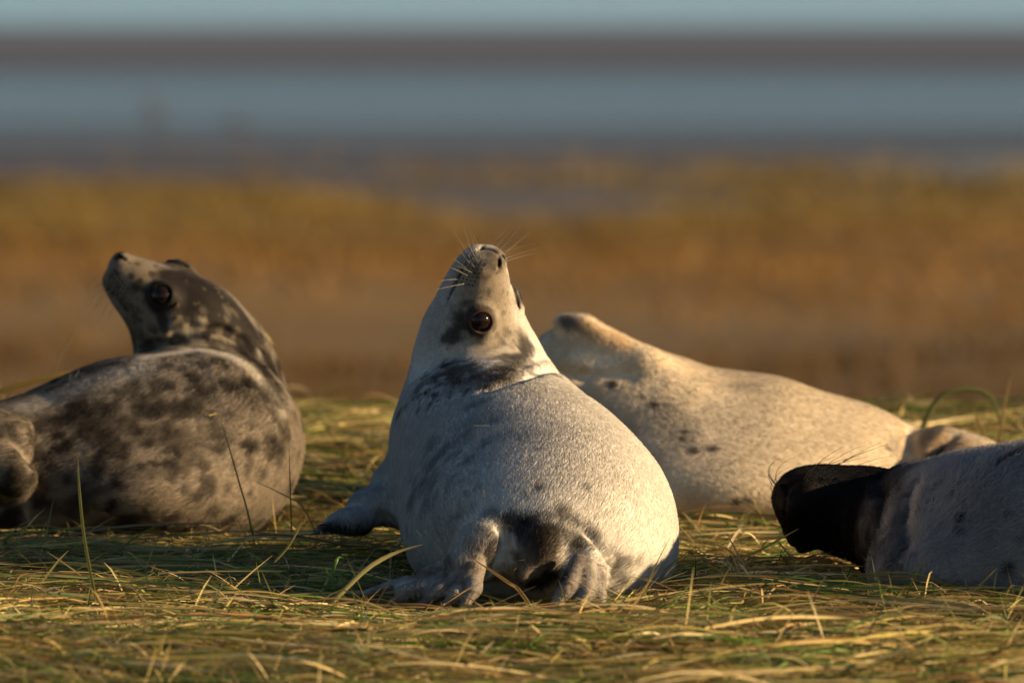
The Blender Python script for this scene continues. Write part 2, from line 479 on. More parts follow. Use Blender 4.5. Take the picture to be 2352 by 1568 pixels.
def tube(path, rad, n=6):
    path = np.asarray(path, float); rad = np.ones(len(path)) * rad
    T = np.gradient(path, axis=0); T /= np.linalg.norm(T, axis=1)[:, None] + 1e-12
    ref = np.array([0.31, .12, .94]) if abs(T[0, 2]) < .8 else np.array([1.0, .1, 0])
    A = np.cross(T, ref); A /= np.linalg.norm(A, axis=1)[:, None]; B = np.cross(T, A)
    V = np.concatenate([path[i] + rad[i] * (np.cos(2 * math.pi * np.arange(n) / n)[:, None] * A[i] + np.sin(2 * math.pi * np.arange(n) / n)[:, None] * B[i]) for i in range(len(path))])
    F = [(i * n + j, i * n + (j + 1) % n, (i + 1) * n + (j + 1) % n, (i + 1) * n + j) for i in range(len(path) - 1) for j in range(n)]
    return V, np.array(F)
def ground_clip(P): return ground_z_flat(P[..., 1]) - .012 - P[..., 2]
def ground_z_flat(y): return .05 * sstep(1.0, 2.7, y)
GROUP = 'grey seal pups resting on the grassy bank'

def claws(seal, tips, k=.012):
    for a, b in tips:                                          # claw from point a to point b (world)
        ts = np.linspace(0, 1, 6)
        path = a + ts[:, None] * (b - a) + (np.sin(ts * math.pi) * .0015)[:, None] * np.array([0, 0, 1])
        V, F = tube(path, .0021 * (1 - .8 * ts), 6); mesh_obj('claw', V, F, CLAW, seal.root, seal.base)

# -- the pup that looks up, rump towards the camera
def seal_middle():
    s = Seal('seal_pup', (0.05, 0.2, 0.0), 'pale grey pup arching its neck back, nose pointing straight up and glossy eye open', GROUP)
    D = s.sdf
    D.add(ell(S(1228, 1205, .24), (M(312), .33, M(232))))
    D.add(ell(S(1292, 1275, .16), (M(248), .24, M(170))), .06)
    D.add(ell(S(1258, 1150, .33), (M(222), .22, M(188))), .10)
    D.add(ell(S(1165, 1055, .44), (M(235), .24, M(205))), .08)
    D.add(ell(S(1118, 950, .55), (M(180), .17, M(160))), .07)
    D.add(ell(S(1008, 1020, .48), (M(108), .15, M(150))), .04)
    # neck
    D.add(chain([(1100, 905, .60, 156), (1096, 820, .60, 125), (1100, 778, .57, 100)]), .05)
    H = Head((.30, -.50, .82), (.868, -.413, -.33), .945)
    H.place_by_eye(S(1103, 735, .47), 1)
    H.build(D)
    # left fore flipper
    D.add(chain([(925, 1120, .45, 64), (866, 1162, .40, 42), (806, 1200, .36, 27), (742, 1212, .33, 12)], .03, (.2, .35, .9), .55), .05)
    # hind flippers and tail
    digits = []
    D.add(chain([(1185, 1225, -.03, 60), (1110, 1262, -.10, 56), (1065, 1305, -.13, 48)], .03), .035)
    for pts in ([(1075, 1278, -.12, 22), (955, 1326, -.13, 15), (826, 1366, -.13, 7)],
                [(1075, 1292, -.135, 21), (975, 1346, -.15, 15), (893, 1386, -.155, 8)],
                [(1078, 1305, -.15, 20), (1005, 1360, -.168, 15), (950, 1402, -.175, 8)],
                [(1086, 1308, -.155, 21), (1046, 1366, -.178, 16), (1006, 1410, -.19, 9)],
                [(1096, 1290, -.14, 24), (1086, 1350, -.175, 19), (1062, 1400, -.195, 10)]):
        digits.append(chain(pts, .01)); D.add(digits[-1], .0045)
    D.add(ell(S(1000, 1352, -.148), (M(95), .020, M(17))), .012)
    D.add(ell(S(1248, 1258, -.075), (M(60), .075, M(64))), .05)
    D.add(chain([(1235, 1265, -.11, 40), (1205, 1318, -.15, 18)], .03), .02)
    D.add(chain([(1335, 1262, -.04, 60), (1338, 1305, -.09, 52), (1336, 1335, -.12, 34)], .03), .02)
    for pts in ([(1330, 1296, -.15, 25), (1304, 1350, -.185, 22), (1262, 1408, -.20, 11)],
                [(1352, 1306, -.15, 22), (1345, 1362, -.185, 18), (1318, 1412, -.20, 9)],
                [(1372, 1316, -.135, 22), (1374, 1370, -.165, 17), (1352, 1412, -.18, 9)]):
        digits.append(chain(pts, .01)); D.add(digits[-1], .0045)
    # folds of skin
    s.crease([(1120, 893), (1170, 876), (1220, 855), (1262, 842), (1296, 842)], 7, .022)
    s.crease([(1190, 842), (1225, 825), (1250, 815)], 4, .014)
    s.crease([(1150, 1215), (1160, 1260), (1140, 1310)], 5, .016)
    s.crease([(1352, 1225), (1392, 1275), (1400, 1330)], 2.5, .02)
    s.crease([(880, 1190), (902, 1250), (950, 1310)], 4, .02)
    D.clip(ground_clip, .03)
    s.eyes = [(H.o + H.eye_off(q), .0178 * H.sc) for q in (1, -1)]
    h = H.o
    s.mesh((-.34, -.30, -.03), (.27, .80, .58), .0019, .0062, h - np.array([.10, .12, .10]), h + np.array([.10, .09, .17]))
    # colours of the coat
    V = s.V
    s.C = np.ones((len(V), 3)) * (.72, .675, .60)
    big = fbm(V, 9, 21, 3); s.C *= (.82 + .36 * big)[:, None]
    grey = sstep(.02, -.14, V[:, 0]); s.C = s.C * (1 - .40 * grey[:, None] * np.array([1, .9, .75]))  # grey fur of the left flank, deepened to stand in for shade
    dk = (.028, .023, .019); mid = (.30, .25, .19)
    # slate patches on the flank
    for p, r, q in (([(965, 1095), (1000, 1040), (1060, 990)], 30, .55), ([(935, 1150), (960, 1110)], 22, .5), ([(1080, 960), (1150, 945)], 40, .35),
                    ([(900, 1190), (915, 1230)], 18, .4), ([(1000, 1195), (1030, 1210)], 26, .3), ([(1120, 1005), (1210, 985)], 35, .32)):
        s.paint((.10, .105, .115), p, r, q * .7, 1.2, 60, .9)
    P0 = s.pick(985, 1075); s.spots((.13, .135, .145), lambda V: np.exp(-(np.linalg.norm(V - P0, axis=1) / .07) ** 2), 34, .004, .018, .55, .8, 60, .6, 3)
    P1 = s.pick(1000, 1190); s.spots((.15, .15, .155), lambda V: np.exp(-(np.linalg.norm(V - P1, axis=1) / .12) ** 2), 40, .003, .011, .45, .8, 60, .6, 4)
    P2 = s.pick(1290, 1215); s.spots((.045, .036, .028), lambda V: np.exp(-(np.linalg.norm(V - P2, axis=1) / .075) ** 2), 60, .003, .013, .7, .7, 80, .6, 5)
    P3 = s.pick(1425, 1330); s.spots((.05, .042, .034), lambda V: np.exp(-(np.linalg.norm(V - P3, axis=1) / .04) ** 2), 26, .003, .009, .75, .6, 90, .5, 6)
    P4 = s.pick(985, 880); s.spots((.05, .048, .046), lambda V: np.exp(-(np.linalg.norm(V - P4, axis=1) / .045) ** 2), 36, .002, .009, .75, .7, 90, .5, 7)
    # rump and tail
    for p, r, q in (([(1165, 1185), (1185, 1200)], 30, .9), ([(1290, 1165), (1320, 1185)], 26, .7), ([(1240, 1205), (1215, 1250), (1190, 1290)], 42, .85), ([(1270, 1215), (1330, 1225)], 38, .75),
                    ([(1380, 1235), (1425, 1280)], 22, .5), ([(1430, 1290), (1445, 1340)], 16, .7), ([(1390, 1320), (1400, 1350)], 14, .6), ([(1350, 1200), (1380, 1220)], 20, .6),
                    ([(1420, 1365), (1440, 1385)], 12, .6), ([(1215, 1180), (1260, 1170)], 18, .5)):
        s.paint(dk, p, r, q, .9, 70, .6)
    # flippers: bare-looking brownish grey, dark between the digits
    dg = np.min([g(V) for g in digits], 0); gap = np.sort([g(V) for g in digits], 0)
    s.paint_d((.090, .066, .050), (dg + .012) / .014, .92, .4, 70, .5)
    s.paint_d((.05, .04, .034), (gap[1] + .006) / .008, .75, .3, 90, .6)
    s.paint((.30, .24, .18), [(1105, 1240), (1080, 1290)], 40, .6, .5, 60, .6)
    s.paint(dk, [(1150, 1240), (1130, 1285)], 16, .8, .4)
    s.paint((.17, .14, .12), [(1330, 1290), (1365, 1340)], 42, .6, .6, 60, .5)
    s.paint(dk, [(1285, 1290), (1270, 1330)], 20, .9, .3)  # shade in the gap beside the tail, painted into the coat
    s.paint((.42, .33, .24), [(1300, 1335), (1266, 1400)], 11, .8, .2)
    s.paint((.26, .20, .145), [(1225, 1250), (1215, 1300), (1265, 1300)], 34, .7, .5, 80, .7)
    s.paint((.055, .04, .028), [(1250, 1222), (1268, 1250)], 34, .9, .7, 80, .6)
    s.paint((.012, .010, .009), [(1215, 1350), (1250, 1345), (1285, 1320)], 26, .9, .3)  # darkness of the cavity below the tail, painted on as colour
    s.paint((.02, .018, .017), [(745, 1225), (800, 1222), (850, 1222)], 24, .9, .4)  # shaded underside of the fore flipper, painted dark
    # head
    c1 = lambda x, y: (846.7 + .29993 * x, 470.4 + .29993 * y)
    s.paint((.29, .23, .16), [c1(820, 520), c1(880, 700), c1(950, 1000)], 62, .75, .5, 50, .6)
    s.paint((.34, .27, .19), [c1(1020, 560), c1(1060, 800), c1(1130, 1000)], 46, .7, .5, 50, .6)
    for x, y, r in ((830, 560, 10), (780, 520, 8), (900, 600, 9), (950, 560, 7), (860, 520, 8), (940, 680, 8), (1060, 820, 9), (990, 960, 9), (1080, 960, 12), (1010, 1010, 10)):
        s.paint((.10, .08, .06), [c1(x, y)], r, .6, .9, 90, .7)
    s.paint(dk, [c1(650, 1210), c1(850, 1260), c1(1060, 1210), c1(1230, 1080)], 32, .72, 1.3, 90, .9)
    s.paint((.070, .050, .034), [c1(580, 1220), c1(680, 1320), c1(860, 1330), c1(1040, 1270)], 42, .72, 1.2, 90, .9)
    s.paint(dk, [c1(1000, 1300), c1(1180, 1190), c1(1240, 1060)], 26, .7, .7, 60, .6)
    s.paint((.10, .085, .07), [c1(1250, 1260), c1(1440, 1270)], 13, .7, .5, 60, .6)
    s.paint((.035, .034, .036), [c1(720, 830), c1(660, 940), c1(600, 1030)], 26, .92, .8, 90, .7)
    s.paint((.04, .034, .03), [c1(760, 920), c1(830, 990)], 20, .85, .8, 90, .7)
    s.paint((.62, .55, .45), [c1(560, 1095), c1(700, 1110), c1(900, 1130), c1(1130, 1080)], 13, .8, .7, 70, .6)
    for x, y, r in ((430, 1400, 10), (500, 1420, 9), (380, 1430, 7), (480, 1300, 8), (560, 1210, 12), (420, 1260, 6), (740, 1390, 8), (720, 1420, 7), (900, 1360, 8), (450, 1500, 7)):
        s.paint((.03, .03, .033), [c1(x, y)], r, .9, .45, 90, .5)
    hd = np.linalg.norm(V - H.at(.05, .01, 0), axis=1)
    s.C *= (1 - .30 * sstep(.15, .08, hd))[:, None] ** np.array([1, 1.05, 1.12])
    s.spots((.07, .055, .042), lambda V: np.exp(-(hd / .075) ** 2) * ((V - H.o) @ H.d > 0), 60, .0018, .005, .55, .7, 140, .6, 21)
    s.C *= (.82 + .36 * fbm(V, 170, 5, 2))[:, None]
    for q in (1, -1):                                               # rim of the eyes
        s.paint_d((.045, .032, .027), np.linalg.norm(V - (H.o + H.eye_off(q)), axis=1) / (.0245 * H.sc), 1, .15, 120, .22)
    for q in (1, -1):
        s.paint_d((.16, .09, .07), np.abs(np.linalg.norm(V - (H.o + H.eye_off(q) + H.eye_out(q) * .008), axis=1) / H.sc - .0162) / .0016, .55, .5, 120, .6)
    q = (V - H.o) @ H.B.T / H.sc
    nose = np.sqrt(((q[:, 0] - .134) / .015) ** 2 + ((q[:, 1] - .012) / .016) ** 2 + (q[:, 2] / .016) ** 2)
    s.paint_d((.10, .075, .058), nose / 1.35, .8, .5, 120, .4)
    for sd_ in (1, -1):
        s.paint_d((.008, .007, .007), np.sqrt(((q[:, 0] - .127) / .0075) ** 2 + ((q[:, 1] - .0165) / .006) ** 2 + ((q[:, 2] - .0075 * sd_) / .0042) ** 2), 1, .1, 120, .3)
        s.paint_d((.03, .024, .022), np.sqrt(((q[:, 0] - .085) / .05) ** 2 + ((q[:, 1] + .023) / .0026) ** 2 + ((q[:, 2] - .034 * sd_) / .03) ** 2), .6, .3, 120, .5)
        for i in range(4):                                          # dark dots of the whisker pad
            for j in range(6):
                pt = np.array([.122 - .0065 * j - .002 * i, .003 - .0062 * i, (.0165 + .0026 * j + .001 * i) * sd_])
                dd = np.hypot(q[:, 0] - pt[0], q[:, 1] - pt[1]) + .02 * (q[:, 2] * sd_ < .010)
                s.paint_d((.03, .025, .02), dd / .0019, .95 * (q[:, 2] * sd_ > 0), .25, 150, .4)
    head_c = h + H.vec(.03, 0, 0)
    s.bald = lambda P: sstep(.004, .02, np.linalg.norm(P - H.at(.135, .010, 0), axis=1)) * (1 - .82 * sstep(.004, -.002, np.min([g(P) for g in digits], 0)))
    ln = lambda P: .0045 + .0095 * sstep(.09, .26, np.linalg.norm(P - head_c, axis=1))
    flow = [H.at(.16, 0, 0), H.at(0, 0, 0), S(1100, 830, .5), S(1150, 1000, .45), S(1235, 1180, .2), S(1230, 1290, -.05), S(1180, 1380, -.25)]
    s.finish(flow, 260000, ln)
    s.add_eyes(H)
    W = []
    for sd_ in (1, -1):
        for i in range(14):
            j = i % 6; r = i // 6
            W.append(((.118 - .0065 * j, -.004 - .007 * r, (.020 + .0026 * j) * sd_),
                      (.95 - .17 * j + .25 * random.random(), (-.35 - .2 * r if sd_ > 0 else .1) + .25 * random.random(), (.45 + .10 * j) * sd_),
                      random.uniform(.035, .08), H.vec(-.004, .016 * random.uniform(-.3, 1), .008 * random.uniform(-1, 1))))
    s.whiskers(H, W, WHISK)
    for sd_ in (1,):
        s.whiskers(H, [((.0, .058, .030 * sd_), (.1 + .2 * i, .8, .35 * sd_ - .15 * i), .035, (0, 0, .004)) for i in range(3)], WHISK, .0003)
    claws(s, [(S(a, b, y), S(a - 9, b + 8, y - .008)) for a, b, y in ((830, 1365, -.133), (896, 1384, -.158), (952, 1400, -.178), (1008, 1408, -.193), (1062, 1398, -.198), (1263, 1405, -.203), (1319, 1409, -.203), (1353, 1409, -.183))])
    claws(s, [(S(752 - 6 * i, 1204 + 6 * i, .32 - .012 * i), S(728 - 6 * i, 1208 + 8 * i, .31 - .014 * i)) for i in range(4)])
    return s

# -- dark mottled pup at the left
def seal_mottled():
    s = Seal('seal_pup', (-.5, 1.1, .03), 'dark mottled pup with raised head, big black eye and brown spotted flank', GROUP)
    D = s.sdf
    D.add(chain([(-190, 1140, .96, 70), (-40, 1105, 1.0, 118), (110, 1093, 1.06, 150), (300, 1050, 1.12, 194), (485, 1018, 1.15, 214)], .10))
    D.add(ell(S(300, 1110, 1.1), (M(300), .22, M(150))), .08)
    D.add(chain([(535, 985, 1.25, 150), (466, 838, 1.27, 134), (436, 768, 1.25, 102)], .08), .035)
    H = Head((-.77, -.12, .70), np.cross((-.77, -.12, .70), (-.24, -.90, -.36)), .98)
    H.place_by_eye(S(371, 680, 1.17), 1)
    H.build(D)
    # hind flippers folded at the tail end
    D.add(chain([(-20, 1060, .84, 70), (30, 1085, .83, 48), (42, 1120, .84, 26)], .03), .05)
    D.add(chain([(-30, 990, .88, 60), (26, 1000, .87, 36), (52, 992, .88, 18)], .03), .05)
    # fore flipper tucked on the far side
    D.add(chain([(600, 1120, 1.35, 60), (650, 1185, 1.4, 40), (690, 1205, 1.43, 20)], .03, (.2, .3, .9), .5), .03)
    s.crease([(330, 796), (440, 778), (555, 803), (622, 856), (655, 920)], 5, .02)
    s.crease([(400, 765), (440, 752), (500, 757), (550, 778)], 3, .014)
    s.crease([(520, 760), (565, 785), (600, 830)], 3, .014)
    s.crease([(30, 1000), (75, 1050), (80, 1120), (60, 1170)], 6, .025)
    D.clip(ground_clip, .03)
    s.eyes = [(H.o + H.eye_off(q), .0178 * H.sc) for q in (1, -1)]
    h = H.o
    s.mesh((-.98, .65, -.03), (-.24, 1.65, .58), .0021, .0065, h - np.array([.17, .10, .09]), h + np.array([.09, .10, .13]))
    V = s.V
    s.C = np.ones((len(V), 3)) * (.42, .36, .285)
    s.C *= (.8 + .4 * fbm(V, 12, 4, 3))[:, None]
    dk = (.013, .010, .008)
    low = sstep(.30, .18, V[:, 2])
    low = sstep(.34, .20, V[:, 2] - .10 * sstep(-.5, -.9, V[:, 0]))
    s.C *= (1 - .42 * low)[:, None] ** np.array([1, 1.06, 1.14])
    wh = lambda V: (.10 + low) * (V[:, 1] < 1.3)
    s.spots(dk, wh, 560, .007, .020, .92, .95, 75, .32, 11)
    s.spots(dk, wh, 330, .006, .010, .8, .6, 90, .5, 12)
    P0 = s.pick(25, 1060); s.spots((.03, .024, .018), lambda V: np.exp(-(np.linalg.norm(V - P0, axis=1) / .10) ** 2), 60, .006, .016, .85, .8, 70, .5, 13)
    s.C *= (.7 + .6 * fbm(V, 170, 5, 2))[:, None]
    for p, r, q in (([(120, 960), (230, 930), (330, 990), (420, 1000)], 34, .6), ([(240, 1060), (350, 1080), (430, 1060)], 22, .4), ([(560, 880), (590, 920)], 28, .6), ([(100, 1170), (160, 1170)], 26, .6), ([(640, 940), (660, 980)], 24, .6)):
        s.paint(dk, p, r, q, .9, 40, .6)
    hd = np.linalg.norm(V - H.at(-.02, 0, 0), axis=1); s.C *= (1 - .55 * sstep(.24, .13, hd))[:, None]
    # pale upper back, with its rim light painted into the coat
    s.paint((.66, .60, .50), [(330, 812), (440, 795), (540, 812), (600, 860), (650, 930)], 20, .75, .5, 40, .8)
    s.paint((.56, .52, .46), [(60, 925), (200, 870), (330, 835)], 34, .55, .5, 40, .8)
    # head: pale muzzle, black crown and nape
    s.paint((.20, .155, .105), [(275, 610), (320, 650), (320, 710)], 62, .85, .4, 50, .6)
    s.paint(dk, [(425, 645), (485, 690), (545, 760)], 68, .96, .5, 45, .4)
    s.paint((.014, .011, .009), [(450, 625), (520, 670), (575, 750), (625, 830)], 34, .85, .5, 45, .5)
    s.paint((.02, .016, .013), [(560, 760), (600, 830), (640, 900)], 40, .7, .7, 45, .6)
    s.paint(dk, [(460, 680), (430, 700)], 30, .8, .7, 60, .6)
    s.paint((.50, .42, .29), [(385, 768), (430, 760), (470, 750)], 12, .5, 1.2, 90, .9)
    s.paint((.46, .39, .28), [(500, 782), (545, 782)], 8, .4, 1.2, 90, .9)
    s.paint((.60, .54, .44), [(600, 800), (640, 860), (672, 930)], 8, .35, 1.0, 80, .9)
    s.paint((.025, .02, .02), [(352, 690), (362, 725), (372, 755)], 14, .9, .4, 80, .5)
    s.paint((.025, .02, .02), [(395, 727)], 7, .9, .4, 80, .5)
    s.paint((.40, .28, .16), [(410, 722), (395, 738)], 6, .8, .3, 80, .5)
    for x, y, r in ((320, 640, 14), (330, 665, 10), (300, 625, 8), (350, 620, 9), (380, 640, 9), (300, 660, 8)):
        s.paint((.04, .03, .02), [(x, y)], r, .85, .9, 90, .6)
    s.spots((.045, .034, .024), lambda V: np.exp(-(np.linalg.norm(V - H.at(.075, .0, .03), axis=1) / .05) ** 2), 70, .002, .007, .75, .8, 120, .5, 22)
    s.spots((.17, .14, .10), lambda V: np.exp(-(np.linalg.norm(V - H.at(-.05, .03, .04), axis=1) / .07) ** 2), 50, .002, .006, .5, .8, 120, .6, 23)
    for q in (1, -1):
        s.paint_d((.02, .016, .014), np.linalg.norm(V - (H.o + H.eye_off(q)), axis=1) / (.027 * H.sc), 1, .15, 120, .22)
    q = (V - H.o) @ H.B.T / H.sc
    for sd_ in (1, -1):
        s.paint_d((.008, .007, .007), np.linalg.norm(q - np.array([.130, .016, .0078 * sd_]), axis=1) / .0075, 1, .1, 120, .35)
        s.paint_d((.03, .024, .022), np.sqrt(((q[:, 0] - .085) / .05) ** 2 + ((q[:, 1] + .023) / .0026) ** 2 + ((q[:, 2] - .034 * sd_) / .03) ** 2), .6, .3, 120, .5)
        for i in range(4):
            for j in range(6):
                pt = np.array([.122 - .0065 * j - .002 * i, .003 - .0062 * i, (.0165 + .0026 * j + .001 * i) * sd_])
                dd = np.hypot(q[:, 0] - pt[0], q[:, 1] - pt[1]) + .02 * (q[:, 2] * sd_ < .010)
                s.paint_d((.03, .025, .02), dd / .0019, .9 * (q[:, 2] * sd_ > 0), .25, 150, .4)
    hc = h + H.vec(.03, 0, 0)
    s.bald = lambda P: sstep(.004, .02, np.linalg.norm(P - H.at(.135, .010, 0), axis=1))
    ln = lambda P: .004 + .008 * sstep(.09, .26, np.linalg.norm(P - hc, axis=1))
    flow = [H.at(.16, 0, 0), H.at(0, 0, 0), S(520, 800, 1.25), S(560, 960, 1.2), S(420, 1020, 1.1), S(100, 1070, 1.0), S(-200, 1130, .85)]
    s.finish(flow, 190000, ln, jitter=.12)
    s.add_eyes(H)
    W = []
    for sd_ in (1, -1):
        for i in range(15):
            j = i % 6; r = i // 6
            W.append(((.118 - .0065 * j, -.004 - .007 * r, (.020 + .0026 * j) * sd_), (.25 - .06 * j + .2 * random.random(), -.6 - .22 * r, (.55 + .1 * random.random()) * sd_),
                      random.uniform(.03, .075), (.008, 0, -.018)))
    s.whiskers(H, W, WHISK)
    return s

# -- cream pup lying behind
def seal_cream():
    s = Seal('seal_pup', (.35, 1.4, .04), 'cream coloured pup lying stretched out behind the others with one fore flipper over its side', GROUP)
    D = s.sdf; y = 1.45
    D.add(chain([(1320, 878, y, 131), (1440, 975, y, 162), (1560, 1044, y, 187), (1750, 1068, y, 185), (1950, 1098, y, 152), (2080, 1122, y, 124)], .06))
    D.add(ell(S(1650, 1110, y), (M(420), .24, M(150))), .08)
    D.add(chain([(2085, 1115, y, 118), (2170, 1085, y - .03, 92), (2240, 1085, y - .04, 62), (2300, 1110, y - .05, 45)], .04), .02)
    for pts in ([(2200, 1060, y - .1, 40), (2270, 1060, y - .12, 26), (2330, 1085, y - .13, 14)], [(2190, 1040, y - .02, 42), (2260, 1050, y - .02, 28), (2330, 1070, y - .02, 14)],
                [(2190, 1090, y - .14, 34), (2260, 1110, y - .15, 24), (2320, 1140, y - .15, 12)]):
        D.add(chain(pts, .02), .012)
    # fore flipper lying across
    D.add(chain([(1580, 905, y - .06, 34), (1475, 835, y - .06, 28), (1392, 792, y - .05, 24), (1330, 750, y - .05, 18), (1290, 736, y - .05, 11)], .03, (0, .5, .85), .8), .03)
    s.crease([(1250, 852), (1340, 864), (1450, 858)], 3, .02)
    s.crease([(2092, 985), (2090, 1050), (2100, 1110)], 5, .025)
    s.crease([(2140, 1080), (2150, 1030), (2185, 1000)], 4, .02)
    D.clip(ground_clip, .03)
    s.mesh((-.02, 1.0, -.03), (.82, 1.87, .48), .004, .0065, np.array([0, 1.15, .15]), np.array([.75, 1.55, .45]))
    V = s.V
    s.C = np.ones((len(V), 3)) * (.72, .60, .43)
    s.C *= (.8 + .4 * fbm(V, 10, 14, 3))[:, None]
    for p, r, q in (([(1330, 930), (1430, 950), (1480, 930)], 45, .4), ([(1520, 950), (1560, 990)], 40, .45), ([(1450, 1000), (1500, 1050)], 36, .35), ([(1600, 860), (1720, 880)], 22, .35), ([(1640, 1060), (1600, 1150)], 35, .25), ([(2060, 1010), (2075, 1060)], 18, .5)):
        s.paint((.19, .17, .15), p, r, q, .9, 30, .8)
    for x, yy, r in ((1586, 1030, 15), (1629, 1023, 14), (1395, 875, 14), (1490, 925, 11), (1565, 985, 10), (2045, 1022, 8), (1690, 1160, 12), (1710, 1155, 9), (1470, 905, 8), (1560, 1000, 9)):
        s.paint((.03, .028, .03), [(x, yy)], r, .9, .35, 60, .5)
    s.paint((.88, .80, .68), [(1325, 810), (1405, 845)], 18, .6, .6, 40, .7)
    s.paint((.60, .38, .17), [(1345, 742), (1440, 785)], 22, .6, .4, 40, .6)
    s.paint((.08, .08, .09), [(1286, 731), (1312, 736)], 14, .85, .5, 60, .7)
    s.paint((.30, .22, .14), [(1330, 745), (1360, 755)], 16, .6, .6, 60, .8)
    s.paint((.30, .20, .115), [(2150, 1010), (2200, 1020), (2260, 1040)], 70, .8, .5, 40, .5)
    s.paint((.035, .03, .025), [(2140, 1060), (2160, 1030)], 14, .9, .4, 60, .5)  # shade inside the crevice, put into the coat colour
    s.paint((.55, .43, .28), [(2100, 985), (2108, 1050)], 14, .8, .3, 60, .5)
    flow = [S(1280, 820, y), S(1450, 960, y), S(1750, 1040, y), S(2100, 1080, y), S(2330, 1110, y)]
    s.finish(flow, 110000, lambda P: .011 + 0 * P[:, 0], jitter=.06)
    claws(s, [(S(1296 + 6 * i, 733 - 3 * i, y - .05 - .012 * i), S(1282 + 6 * i, 731 - 3 * i, y - .055 - .012 * i)) for i in range(3)])
    return s

# -- black-faced pup on its back at the right
def seal_blackface():
    s = Seal('seal_pup', (.85, .1, .0), 'black faced pup lying upside down in shade with woolly grey body', GROUP)
    D = s.sdf
    D.add(chain([(2030, 1192, .44, 104), (2130, 1228, .33, 128), (2260, 1252, .19, 170), (2420, 1254, .07, 192), (2620, 1265, -.06, 182), (2820, 1275, -.16, 150), (2960, 1330, -.22, 80)], .10))
    D.add(ell(S(2400, 1310, .08), (.24, .20, M(140))), .08)
    H = Head((-.58, -.80, .14), (.16, -.14, -.95), 1.05)
    H.o = S(1930, 1166, .46)
    H.build(D)
    D.add(ell(S(1838, 1168, .42), (M(44), .05, M(50))), .03)
    D.add(chain([(2940, 1330, -.22, 60), (3030, 1365, -.27, 45), (3120, 1405, -.3, 14)], .03), .02)
    D.add(chain([(2940, 1310, -.18, 60), (3050, 1345, -.18, 45), (3140, 1385, -.16, 14)], .03), .02)
    D.add(chain([(2480, 1100, .0, 70), (2560, 1070, -.05, 50), (2620, 1100, -.09, 26)], .03, (0, .7, .6), .6), .03)
    s.crease([(2015, 1085), (2030, 1150), (2022, 1230), (2000, 1290)], 2, .03)
    s.crease([(2100, 1120), (2080, 1190), (2085, 1260)], 1.5, .03)
    D.clip(ground_clip, .03)
    s.eyes = [(H.o + H.eye_off(q), .0178 * H.sc) for q in (1, -1)]
    h = H.o
    s.mesh((.30, -.34, -.03), (1.32, .78, .42), .0024, .0068, h - np.array([.18, .09, .09]), h + np.array([.08, .09, .09]))
    V = s.V
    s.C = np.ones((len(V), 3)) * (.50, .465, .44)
    s.C *= (.75 + .5 * fbm(V, 12, 44, 3))[:, None]
    q = (V - H.o) @ H.B.T / H.sc
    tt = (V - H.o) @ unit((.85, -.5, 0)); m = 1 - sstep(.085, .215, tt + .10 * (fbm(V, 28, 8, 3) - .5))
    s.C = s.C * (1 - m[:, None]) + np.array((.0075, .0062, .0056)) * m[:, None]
    s.paint((.25, .26, .28), [(1905, 1285), (1925, 1300)], 14, .6, .5, 60, .6)
    s.paint((.045, .042, .043), [(2022, 1095), (2018, 1180), (2012, 1275)], 34, .85, 1.1, 45, .9)
    s.paint((.10, .095, .092), [(2055, 1090), (2060, 1180), (2050, 1285)], 34, .6, 1.2, 45, .9)
    s.spots((.03, .03, .033), lambda V: np.exp(-((tt - .17) / .05) ** 2), 40, .004, .014, .7, .7, 60, .6, 15)
    s.spots((.03, .03, .033), lambda V: (tt > .19) * 1.0, 60, .004, .010, .8, .5, 60, .5, 16)
    s.paint((.03, .03, .035), [(2290, 1058), (2330, 1040)], 14, .9, .5, 60, .5)
    for x, yy, r in ((2192, 1187, 11), (2150, 1110, 11), (2110, 1165, 8), (2310, 1170, 9), (2200, 1110, 8), (2330, 1235, 8), (2300, 1300, 14), (2050, 1108, 9)):
        s.paint((.03, .03, .033), [(x, yy)], r, .9, .35, 60, .6)
    for q_ in (1, -1):
        s.paint_d((.01, .009, .009), np.linalg.norm(V - (H.o + H.eye_off(q_)), axis=1) / (.027 * H.sc), 1, .15, 120, .22)
    s.bald = lambda P: sstep(.004, .02, np.linalg.norm(P - H.at(.135, .010, 0), axis=1))
    ln = lambda P: .004 + .017 * sstep(.10, .30, np.linalg.norm(P - H.at(.03, 0, 0), axis=1))
    flow = [H.at(.16, 0, 0), H.at(0, 0, 0), S(2130, 1210, .3), S(2420, 1200, .06), S(2900, 1230, -.2), S(3200, 1300, -.3)]
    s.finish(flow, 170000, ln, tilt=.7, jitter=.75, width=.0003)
    s.add_eyes(H, size=.86)
    W = []
    for sd_ in (1, -1):
        for i in range(16):
            j = i % 6; r = i // 6
            W.append(((.118 - .0075 * j, -.006 - .009 * r, (.022 + .003 * j) * sd_), (.25 - .16 * j, -.80 - .2 * random.random(), (.55 + .2 * random.random()) * sd_),
                      random.uniform(.05, .10), (.06 * random.uniform(.5, 1), -.01, -.012)))
    s.whiskers(H, W, WHISKD, .0007)
    return s

